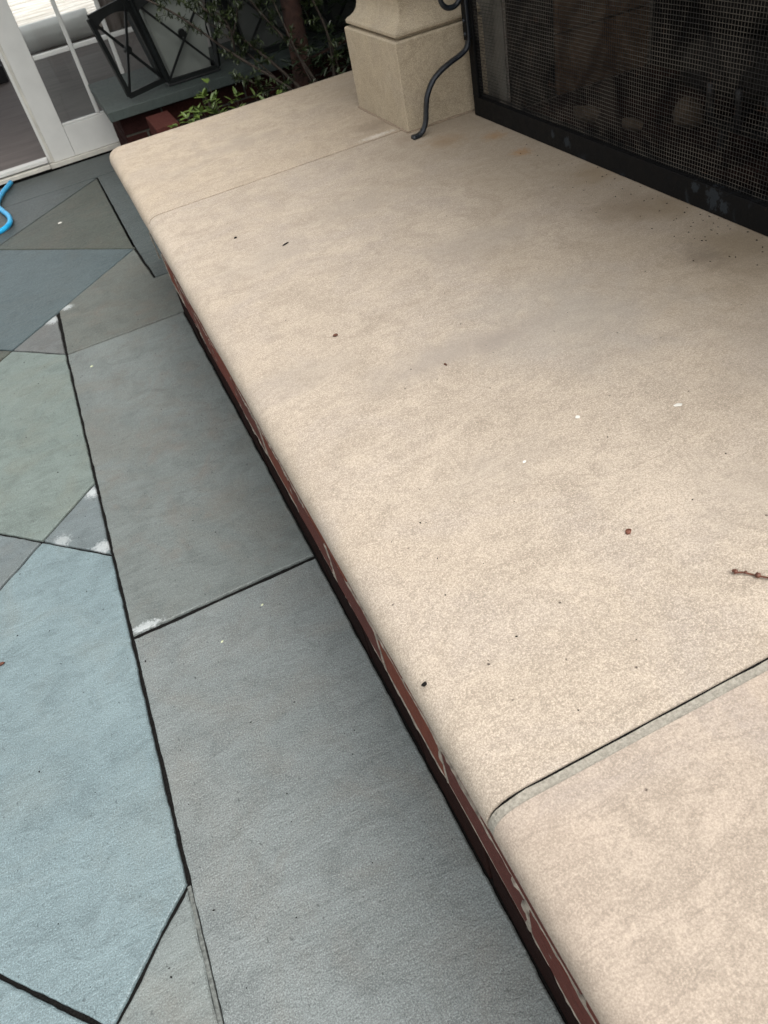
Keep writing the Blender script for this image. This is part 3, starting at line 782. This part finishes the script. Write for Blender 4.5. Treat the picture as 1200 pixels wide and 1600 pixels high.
for i in range(n):
    bm.faces.new((ra[0][i], ra[0][i+1], ra[1][i+1], ra[1][i])); bm.faces.new((rb[0][i], rb[0][i+1], rb[1][i+1], rb[1][i]))
cur = link('curtain', bm, M['taupe'], smooth=True, loc=(1.1, 9, .03)); tag(cur, 'taupe floor length curtain seen through the glass door', 'curtain')

# ------------------------------------------------------------------ planter wall with bluestone cap
M['cap'] = bluestone('cap_bluestone', (.045, .060, .054), (.036, .048, .044), off=(4, 4, 4), rough=.6)
M['old_brick'] = brick_mat('old_dark_brick', [(.030, .012, .010), (.024, .010, .009), (.038, .014, .011)], True)
M['old_mortar'] = plain('dark_wall_mortar', (.05, .05, .038), .95, nscale=60, amp=.4, bumpd=.002)  # dark mortar, tone varied by noise
gw = empty('garden_wall', (1.6, 4.6, 0), 'low brick garden wall with thick bluestone cap beside the french door', 'garden wall')
for k, (a, b_) in enumerate(((.219, 1.35), (1.355, 2.5), (2.505, 3.6))):
    link('cap_stone', bx(a, b_, 4.195, 4.985, .306, .350), M['cap'], gw, bevel=.003)
for ci in range(4):
    z0 = -.02+ci*.081; x = .262+(.0 if ci % 2 else -.10)
    while x < 3.5:
        a = max(x, .262); b_ = x+.205
        if b_-a > .03: link('brick', bx(a, b_, 4.245, 4.345, z0, z0+.072), M['old_brick'], gw, bevel=.002)
        x += .215
    y = 4.352
    while y < 4.95:
        link('brick', bx(.262, .362, y, min(y+.205, 4.97), z0, z0+.072), M['old_brick'], gw, bevel=.002); y += .215
link('mortar_core', bx(.267, 3.5, 4.25, 4.965, -.02, .305), M['old_mortar'], gw)
M['pier_brick'] = brick_mat('dull_red_brick', [(.075, .026, .021), (.06, .022, .019)], True)
pr_ = empty('brick_pier', (.43, 3.98, 0), 'short red brick pier in front of the garden wall, behind the hearth corner', 'pier')
for k in range(4): link('brick', bx(.375, .485, 3.86, 4.13, -.02+k*.081, .052+k*.081+(.005 if k == 3 else 0)), M['pier_brick'], pr_, bevel=.003)
link('mortar_core', bx(.380, .480, 3.866, 4.124, -.02, .29), M['old_mortar'], pr_)
M['soil'] = plain('dark_soil', (.018, .014, .010), .95, nscale=40, amp=.6, bumpd=.02, bscale=40)
so = link('planting_bed', bx(.385, 3.5, 2.95, 4.240, -.03, .20), M['soil']); tag(so, kind='structure')
edg = empty('bed_edging', (.335, 3.5, 0), 'brick edging of the planting bed behind the hearth', 'edging')
for ci in range(2):
    y = 2.97+ci*.1
    while y < 4.2: link('brick', bx(.285, .383, y, min(y+.205, 4.235), -.02+ci*.081, .052+ci*.081), M['old_brick'], edg, bevel=.002); y += .215

# ------------------------------------------------------------------ lanterns
M['lantern'] = plain('black_painted_metal', (.010, .0115, .0115), .4, .2, nscale=20, amp=.3, bumpd=.0006, bscale=80)
M['frost_shaded'] = plain('shaded_milky_panel', (.13, .14, .13), .45, nscale=5, amp=.2)  # milky panel again, with the plants' shade put into its colour
M['candle'] = plain('ivory_wax', (.62, .62, .56), .5, nscale=8, amp=.08)
M['frost'] = plain('milky_panel', (.40, .43, .39), .45, nscale=5, amp=.12)
def strap(bm, a, b, wd, nrm, th=.006):
    a = Vector(a); b = Vector(b); d = (b-a).normalized(); nrm = Vector(nrm).normalized(); s = d.cross(nrm).normalized(); nn = s.cross(d)
    vs = [bm.verts.new(p+s*wd*i+nn*th*j) for p in (a, b) for i, j in ((-1, -1), (1, -1), (1, 1), (-1, 1))]
    for f in ((0, 1, 2, 3), (4, 5, 6, 7), (0, 1, 5, 4), (1, 2, 6, 5), (2, 3, 7, 6), (3, 0, 4, 7)): bm.faces.new([vs[i] for i in f])
def make_lantern(loc, rz, label, panels, scale=1.0):
    e = empty('lantern', (0, 0, 0), label, 'lantern', 'black metal lanterns on the wall cap')
    hb, ht, H = .130, .185, .385
    cb = [Vector((sx*hb, sy*hb, .022)) for sx, sy in ((-1, -1), (1, -1), (1, 1), (-1, 1))]
    ct = [Vector((sx*ht, sy*ht, H)) for sx, sy in ((-1, -1), (1, -1), (1, 1), (-1, 1))]
    link('base_plate', bx(-hb-.008, hb+.008, -hb-.008, hb+.008, 0, .010), M['lantern'], e, bevel=.002)
    for k in range(4):
        bm = bmesh.new(); strap(bm, cb[k], ct[k], .010, (cb[k].x, cb[k].y, 0), .010); link('corner_post', bm, M['lantern'], e)
        a, b2, c, d = cb[k], cb[(k+1) % 4], ct[(k+1) % 4], ct[k]
        nr = (b2-a).cross(d-a)
        bm = bmesh.new(); strap(bm, a+Vector((0, 0, -.005)), b2+Vector((0, 0, -.005)), .012, nr, .0065); link('bottom_rail', bm, M['lantern'], e)
        bm = bmesh.new(); m_ = nr.normalized()*.003
        strap(bm, a+m_, c+m_, .0052, nr, .003); strap(bm, b2-m_, d-m_, .0052, nr, .003)
        mid = (a+b2+c+d)/4; bmesh.ops.create_cone(bm, cap_ends=True, segments=14, radius1=.017, radius2=.017, depth=.016, matrix=Matrix.Translation((a+c)/2*.5+(b2+d)/2*.5) @ nr.to_track_quat('Z', 'Y').to_matrix().to_4x4())
        link('cross_brace', bm, M['lantern'], e)
        # arched top plate
        bm = bmesh.new(); n = 16; up = []; lo = []
        for i in range(n+1):
            t = i/n; p = d.lerp(c, t); q = (a.lerp(b2, t))
            h = .020+.045*(1-math.sqrt(max(0, 1-(2*t-1)**2)))
            dirn = (q-p).normalized()
            up.append(p+Vector((0, 0, .012))); lo.append(p+dirn*h)
        nn = nr.normalized()*.004
        F = [[bm.verts.new(p+s*nn) for p in L] for s in (1, -1) for L in (up, lo)]
        for i in range(n):
            bm.faces.new((F[0][i], F[0][i+1], F[1][i+1], F[1][i])); bm.faces.new((F[2][i], F[2][i+1], F[3][i+1], F[3][i]))
            bm.faces.new((F[1][i], F[1][i+1], F[3][i+1], F[3][i])); bm.faces.new((F[0][i], F[0][i+1], F[2][i+1], F[2][i]))
        link('arched_plate', bm, M['lantern'], e)
        if panels:
            bm = bmesh.new(); ins = .030
            def inn(p): return Vector((p.x-math.copysign(ins, p.x), p.y-math.copysign(ins, p.y), p.z))
            vs = [bm.verts.new(inn(p)) for p in (a, b2, c, d)]
            bm.faces.new(vs); g = bmesh.ops.solidify(bm, geom=bm.faces[:], thickness=.003); link('panel', bm, panels, e)
        
    bm = bmesh.new(); t0 = [bm.verts.new((p.x*1.08, p.y*1.08, H+.013)) for p in ct]; t1 = [bm.verts.new((p.x*.25, p.y*.25, H+.125)) for p in ct]
    for k in range(4): bm.faces.new((t0[k], t0[(k+1) % 4], t1[(k+1) % 4], t1[k]))
    bm.faces.new(t0); bm.faces.new(t1); link('roof', bm, M['lantern'], e, bevel=.003)
    bm = bmesh.new(); tube(bm, [(0, .038*math.cos(a), H+.158+.038*math.sin(a)) for a in [2*math.pi*i/20 for i in range(21)]], .005, 6); link('ring_handle', bm, M['lantern'], e, smooth=True)
    if not panels:
        pass
    e.location = loc; e.rotation_euler = (0, 0, rz); e.scale = (scale,)*3
    return e
LG = [((.692, 4.465, .351), R(1), 1.0, 'black lantern with its arched metal door swung open to the left, nearest the french door'),
      ((1.13, 4.50, .351), R(-6), 1.0, 'black lantern standing between the open-doored one and the one by the tree trunk'),
      ((1.56, 4.47, .351), R(9), 1.0, 'black lantern furthest from the french door, behind the reddish tree trunk')]
made = [make_lantern(a, b_, l, M['frost'] if q_ == 0 else M['frost_shaded'], c_) for q_, (a, b_, c_, l) in enumerate(LG)]
# the open door: a flat braced frame hinged on the slanting corner post
L0 = made[0]; inv = (Matrix.Translation(L0.location) @ Matrix.Rotation(L0.rotation_euler.z, 4, 'Z')).inverted()
H0, H1, F0, F1 = [inv @ Vector(p) for p in ((.548, 4.345, .384), (.484, 4.270, .742), (.352, 4.262, .378), (.300, 4.232, .716))]
dn = (H0-F0).cross(F1-F0)
bm = bmesh.new(); strap(bm, F0, F1, .0105, dn, .009); strap(bm, H0, H1, .0105, dn, .009)
strap(bm, F0, H0, .012, dn, .0085)
m_ = dn.normalized()*.003
strap(bm, F0+m_, H1+m_, .0062, dn, .003); strap(bm, H0-m_, F1-m_, .0062, dn, .003)
cx_ = (F0+F1+H0+H1)/4
bmesh.ops.create_cone(bm, cap_ends=True, segments=14, radius1=.018, radius2=.018, depth=.018, matrix=Matrix.Translation(cx_) @ dn.to_track_quat('Z', 'Y').to_matrix().to_4x4())
n = 16; up = []; lo = []
for i in range(n+1):
    t = i/n; p = F1.lerp(H1, t); q = F0.lerp(H0, t); h = .022+.05*(1-math.sqrt(max(0, 1-(2*t-1)**2)))
    up.append(p+Vector((0, 0, .014))); lo.append(p+(q-p).normalized()*h)
nn = dn.normalized()*.007
F = [[bm.verts.new(p+s_*nn) for p in L] for s_ in (1, -1) for L in (up, lo)]
for i in range(n):
    bm.faces.new((F[0][i], F[0][i+1], F[1][i+1], F[1][i])); bm.faces.new((F[2][i], F[2][i+1], F[3][i+1], F[3][i]))
    bm.faces.new((F[1][i], F[1][i+1], F[3][i+1], F[3][i])); bm.faces.new((F[0][i], F[0][i+1], F[2][i+1], F[2][i]))
me = bpy.data.meshes.new('open_door'); bmesh.ops.recalc_face_normals(bm, faces=bm.faces); bm.to_mesh(me); bm.free(); me.materials.append(M['lantern'])
od = bpy.data.objects.new('open_door', me); C.objects.link(od); od.parent = L0; od['label'] = 'see-through arched door with crossed bars, swung open'

# ------------------------------------------------------------------ plants
def leaf_mat(name, a, b_, rough=.45):
    b = MB(name); n = b.noise(9, 3); f = b.noise(60, 2)
    c = b.mix(b.mr(n, .35, .65), a, b_); c = b.mix(b.mr(f, .5, .7, 0, .4), c, tuple(v*.6 for v in a))
    return b.fin(c, rough, None, Subsurface_Weight=.0, Transmission_Weight=.0)
M['leaf_dark'] = leaf_mat('dark_evergreen_leaf', (.012, .024, .009), (.022, .040, .014))
M['leaf_bright'] = leaf_mat('fresh_green_leaf', (.065, .105, .018), (.095, .14, .028), .4)
M['leaf_sprig'] = leaf_mat('olive_sprig_leaf', (.022, .036, .010), (.036, .050, .015), .4)
M['bark'] = plain('reddish_bark', (.045, .020, .013), .9, nscale=25, amp=.5, bumpd=.006, bscale=50)
M['twig'] = plain('grey_brown_twig', (.045, .033, .024), .85, nscale=40, amp=.4, bumpd=.001)
def leaf(bm, p, d, up, L, W):
    d = d.normalized(); s = d.cross(up)
    if s.length < 1e-3: s = Vector((1, 0, 0))
    s.normalize(); u = s.cross(d)
    v = [p, p+d*L*.35+s*W*.5+u*L*.05, p+d*L*.7+s*W*.38+u*L*.03, p+d*L-u*L*.06, p+d*L*.7-s*W*.38+u*L*.03, p+d*L*.35-s*W*.5+u*L*.05]
    v = [bm.verts.new(q) for q in v]
    bm.faces.new((v[0], v[1], v[2], v[3])); bm.faces.new((v[0], v[3], v[4], v[5]))
rv = lambda: Vector((random.gauss(0, 1), random.gauss(0, 1), random.gauss(0, 1))).normalized()
def small_plant(x, y, z, h, n, label, mat, L=.045, W=.02):
    e = empty('bed_plant', (x, y, z), label, 'plant', 'small green plants in the bed')
    st = bmesh.new(); lf = bmesh.new()
    for i in range(n):
        a = random.uniform(0, 6.28); t = random.uniform(.15, .65)
        tip = Vector((math.cos(a)*t*h, math.sin(a)*t*h, h*random.uniform(.6, 1)))
        pts = [Vector((x, y, z))+tip*k/5+Vector((0, 0, -.12*h*(k/5)*(1-k/5))) for k in range(6)]
        tube(st, pts, [.0025-.0003*k for k in range(6)], 5)
        for k in range(2, 6):
            for q in range(4):
                dd = (tip.normalized()*.5+rv()*.8); dd.z = abs(dd.z)*.6
                leaf(lf, pts[k]+rv()*.004, dd, Vector((0, 0, 1)), L*random.uniform(.6, 1.15), W*random.uniform(.7, 1.2))
    link('stem', st, M['twig'], e); o = link('leaves', lf, mat, e); o['kind'] = 'stuff'
small_plant(.62, 3.38, .20, .30, 15, 'bright green leafy plant behind the hearth edge, the larger one near the red brick', M['leaf_bright'])
small_plant(.50, 3.36, .20, .24, 9, 'low yellow-green sprout at the left end of the bed plants', M['leaf_bright'], .038, .02)
small_plant(.78, 3.32, .20, .24, 10, 'green sprout just right of the larger bed plant', M['leaf_bright'], .04, .018)
small_plant(.93, 3.25, .20, .22, 6, 'sparse sprig standing alone under the leaning branches', M['leaf_sprig'], .03, .013)
small_plant(1.16, 3.25, .20, .22, 6, 'tiny sprout at the foot of the reddish trunk', M['leaf_sprig'], .03, .013)
small_plant(1.45, 3.30, .20, .34, 16, 'dark plant between the reddish trunk and the stone pillar', M['leaf_dark'], .05, .02)

# leggy shrub whose branches lean across the lanterns
sh = empty('leaning_shrub', (1.16, 3.78, .125), 'leggy shrub with bare leaning branches and olive leaf sprigs before the lanterns', 'shrub')
lf = bmesh.new(); n_b = 0
brs = [[(1.17, 3.78, .12), (1.02, 3.88, .36), (.90, 3.95, .52), (.78, 4.0, .66), (.70, 4.05, .80)],
       [(1.2, 3.8, .12), (1.12, 3.9, .4), (1.0, 3.98, .6), (.92, 4.0, .75), (.86, 4.0, .95)],
       [(1.2, 3.8, .12), (1.26, 3.86, .42), (1.22, 3.9, .66), (1.2, 3.9, .9)],
       [(1.16, 3.78, .12), (1.02, 3.80, .30), (.82, 3.86, .50), (.62, 3.92, .68), (.44, 3.98, .83), (.33, 4.0, .95)],
       [(1.15, 3.79, .12), (1.00, 3.9, .34), (.84, 3.97, .52), (.70, 4.02, .70), (.58, 4.04, .92)],
       [(1.18, 3.77, .12), (1.10, 3.72, .33), (1.02, 3.74, .60), (.98, 3.8, .90), (.95, 3.8, 1.15)],
       [(1.19, 3.78, .12), (1.22, 3.70, .35), (1.16, 3.68, .65), (1.10, 3.7, 1.0)],
       [(1.02, 3.80, .30), (.90, 3.72, .36), (.78, 3.70, .42)],
       [(.82, 3.86, .50), (.80, 3.8, .62), (.72, 3.78, .74), (.66, 3.76, .86)],
       [(.84, 3.97, .52), (.90, 3.9, .66), (.86, 3.86, .80)]]
for bi, br in enumerate(brs):
    pts = spline([Vector(p)+rv()*.012 for p in br], 6); n = len(pts); bm = bmesh.new()
    tube(bm, pts, [.0085*(1-.75*i/n)*(1 if bi < 4 else .5) for i in range(n)], 6); link('branch', bm, M['twig'], sh, smooth=True)
    for i in range(n//3, n):
        if random.random() < .95:
            d = rv(); d.z = abs(d.z)*.4; tip = pts[i]+d*random.uniform(.04, .11)
            tube(lf, [pts[i], pts[i].lerp(tip, .5)+rv()*.004, tip], .0012, 3)
            for q in range(random.randint(14, 30)):
                t = random.random(); leaf(lf, pts[i].lerp(tip, t), d*.6+rv(), Vector((0, 0, 1)), random.uniform(.016, .034), random.uniform(.006, .011))
o = link('leaf_sprigs', lf, M['leaf_sprig'], sh); o['kind'] = 'stuff'

# evergreen with the reddish trunk; its unseen crown is added to shade the bed
def tree(x, y, z, h, r, label, crown, nleaf, seed, trunk_r, cmat, lean=(0, 0)):
    random.seed(seed)
    e = empty('evergreen_tree', (x, y, z), label, 'tree')
    bm = bmesh.new(); pts = [Vector((x+lean[0]*t+.03*math.sin(t*5), y+lean[1]*t+.03*math.cos(t*4), z+h*t)) for t in [k/10 for k in range(11)]]
    tube(bm, pts, [trunk_r*(1-.7*k/10)*(1.25 if k == 0 else 1) for k in range(11)], 12)
    link('trunk', bm, M['bark'], e, smooth=True)
    lf = bmesh.new(); lb = bmesh.new()
    cz0, cz1, cr = crown
    for k in range(60):
        t = random.uniform(.05, 1); zc = cz0+(cz1-cz0)*t; rr = cr*(1-.55*t)*random.uniform(.55, 1.05); a = random.uniform(0, 6.28)
        p0 = Vector((x, y, min(zc-.1, z+h))); p1 = Vector((x+math.cos(a)*rr, y+math.sin(a)*rr, zc+random.uniform(-.1, .15)))
        if k % 2: tube(lb, [p0, p0.lerp(p1, .5)+Vector((0, 0, .05)), p1], [.014, .009, .004], 5)
        for q in range(nleaf//60):
            c = p0.lerp(p1, random.uniform(.25, 1.05))+rv()*random.uniform(.02, .17)
            leaf(lf, c, (p1-p0).normalized()+rv()*.8, Vector((0, 0, 1)), random.uniform(.03, .055), random.uniform(.010, .019))
    link('limbs', lb, M['bark'], e); o = link('crown', lf, cmat, e); o['kind'] = 'stuff'
tree(1.13, 3.93, .12, 2.6, 1, 'reddish barked evergreen rising from the bed before the rightmost lantern', (1.05, 3.2, 1.15), 26000, 5, .052, M['leaf_dark'])
tree(2.35, 3.75, .12, 2.4, 1, 'dark bushy evergreen behind the stone pillar, foliage down to the soil', (.25, 3.0, .95), 26000, 8, .06, M['leaf_dark'])
tree(1.5, 4.78, .36, 1.7, 1, 'dark evergreen against the house wall behind the garden wall cap', (.45, 2.4, .62), 26000, 9, .05, M['leaf_dark'])
tree(1.75, 3.9, .20, 1.9, 1, 'dark evergreen filling the bed between the reddish trunk and the stone pillar', (.35, 2.2, .75), 26000, 12, .05, M['leaf_dark'], (.1, .1))
random.seed(77)

# ------------------------------------------------------------------ blue hose by the threshold
def hosemat():
    b = MB('blue_rubber_hose'); n = b.noise(30, 3)
    return b.fin(b.mix(b.mr(n, .4, .7), (.015, .32, .62), (.025, .40, .72)), .35)
M['hose'] = hosemat()
HP = [(-.385, 4.955, .016), (-.402, 4.905, .016), (-.440, 4.80, .016), (-.466, 4.68, .016), (-.470, 4.58, .016), (-.448, 4.47, .016), (-.424, 4.36, .016), (-.422, 4.26, .016), (-.448, 4.19, .016), (-.500, 4.16, .016), (-.60, 4.17, .016), (-.80, 4.28, .016), (-1.0, 4.40, .016), (-1.3, 4.38, .016), (-1.7, 4.2, .016)]
bm = bmesh.new(); tube(bm, spline(HP, 8), .0125, 12); ho = link('garden_hose', bm, M['hose'], smooth=True, loc=(-.42, 4.3, 0))
tag(ho, 'bright blue hose curling across the paving in front of the doorway', 'hose')

# ------------------------------------------------------------------ small debris
M['seed'] = plain('brown_seed', (.10, .032, .016), .6, nscale=200, amp=.5)
M['blackbit'] = plain('black_bit', (.012, .011, .010), .8)
M['whitechip'] = plain('white_chip', (.66, .64, .58), .8)
M['palechip'] = plain('pale_green_chip', (.55, .58, .38), .8)
def bit(p, s, mat, label, name, cat, rz=0, seed=0):
    s = tuple(v*.8 for v in s)
    o = lump((p[0], p[1], p[2]+s[2]*.8), s, seed, label, name, cat, M[mat], sub=2); o.rotation_euler.z = rz; return o
z = ZT
bit((.418, .522, z), (.0055, .0042, .003), 'seed', 'dark red-brown seed lying alone right of the middle of the hearth', 'seed', 'seed', .5, 1)
bit((.295, 1.206, z), (.006, .005, .003), 'seed', 'curled brown seed husk on the left half of the hearth slab', 'seed_husk', 'seed', .2, 2)
bit((.498, .745, z), (.005, .0042, .0012), 'whitechip', 'small white paint chip in the middle of the hearth', 'paint_chip', 'chip', .1, 3)
bit((.622, .684, z), (.0075, .0042, .0012), 'whitechip', 'elongated white paint chip to the right of the smaller one', 'paint_chip', 'chip', -.3, 4)
bit((.386, .706, z), (.0038, .0026, .001), 'whitechip', 'tiny white fleck left of the two paint chips', 'paint_chip', 'chip', .6, 5)
bit((.730, .590, z), (.0030, .0026, .001), 'whitechip', 'tiny white fleck near the right frame edge above the twig', 'paint_chip', 'chip', .6, 6)
bit((.348, 1.665, z), (.013, .0028, .002), 'blackbit', 'thin black sliver of bark on the far left of the hearth', 'bark_sliver', 'bark', .45, 7)
bit((.264, 1.799, z), (.0055, .004, .002), 'blackbit', 'black crumb left of the bark sliver', 'crumb', 'crumb', .4, 8)
bit((.410, .990, z), (.0022, .0055, .002), 'seed', 'small dark curled stem near the centre of the hearth', 'stem_piece', 'twig', .1, 9)
bit((.098+.012, .457, z), (.0042, .0035, .002), 'blackbit', 'greenish black speck on the hearth nosing near the mortar joint', 'crumb', 'crumb', .4, 10)
bit((-.024, 1.156, .0), (.004, .0028, .001), 'palechip', 'pale yellow fleck on the border paving stone, nearer the hearth', 'petal_fleck', 'fleck', .4, 11)
bit((-.129, 1.107, .0), (.004, .003, .001), 'palechip', 'pale yellow fleck on the border paving stone, farther from the hearth', 'petal_fleck', 'fleck', .4, 12)
bit((-.233, 2.50, .0), (.007, .006, .001), 'palechip', 'pale fleck at the far end of the middle border stone', 'petal_fleck', 'fleck', .4, 13)
bit((-.196, 4.05, .0), (.012, .011, .001), 'whitechip', 'white fleck on the olive paving stone near the doors', 'petal_fleck', 'fleck', .4, 14)
bit((-.585, 1.316, .001), (.011, .005, .004), 'seed', 'brown twig piece at the left frame edge on the blue stone', 'twig_piece', 'twig', -.1, 15)
# twig with seed beads at the right edge of the picture
tw = empty('seed_twig', (.48, .39, z), 'thin reddish twig with beads of seed at the right edge of the hearth', 'twig')
TP = [(.470, .4065, z+.004), (.478, .402, z+.0045), (.486, .394, z+.003), (.494, .383, z+.004), (.506, .371, z+.003), (.520, .352, z+.003)]
bm = bmesh.new(); tube(bm, spline(TP, 5), .0011, 6); link('stem', bm, M['seed'], tw)
for i, p in enumerate(spline(TP, 2)):
    if i % 2 == 1 or i == 0:
        bm = bmesh.new(); bmesh.ops.create_icosphere(bm, subdivisions=1, radius=.0022+.0007*(i % 3), matrix=Matrix.Translation(p+Vector((.0015*(-1)**i, .002, .001)))); link('seed_bead', bm, M['seed'], tw)
# ash crumbs and grit as uncountable stuff
def grit(name, n, fn, mat, label):
    bm = bmesh.new()
    for i in range(n):
        p, s = fn(); q = bmesh.ops.create_icosphere(bm, subdivisions=1, radius=1)
        T = Matrix.Translation(p) @ Matrix.Rotation(random.uniform(0, 6.28), 4, 'Z') @ Matrix.Diagonal((s*random.uniform(.7, 1.6), s*random.uniform(.6, 1), s*.5, 1))
        bmesh.ops.transform(bm, matrix=T, verts=q['verts'])
    o = link(name, bm, M[mat]); tag(o, label, 'debris', kind='stuff')
def near_screen():
    x = XS-abs(random.gauss(0, .06))-.004; y = random.choice([random.uniform(.9, 1.5), random.gauss(1.12, .12), random.uniform(.9, 1.9)])
    return Vector((x, y, z+.0004)), random.uniform(.0008, .0018)
grit('ash_crumbs', 85, near_screen, 'blackbit', 'black ash crumbs scattered along the foot of the fire screen')
grit('hearth_grit', 60, lambda: (Vector((random.uniform(.16, .95), random.uniform(.35, 2.0), z+.0003)), random.uniform(.0006, .0014)), 'blackbit', 'tiny dark grit scattered over the hearth slab')
grit('patio_grit', 110, lambda: (Vector((random.uniform(-.65, .09), random.uniform(.45, 2.9), .0005)), random.uniform(.0009, .0020)), 'blackbit', 'dark grit scattered over the paving')
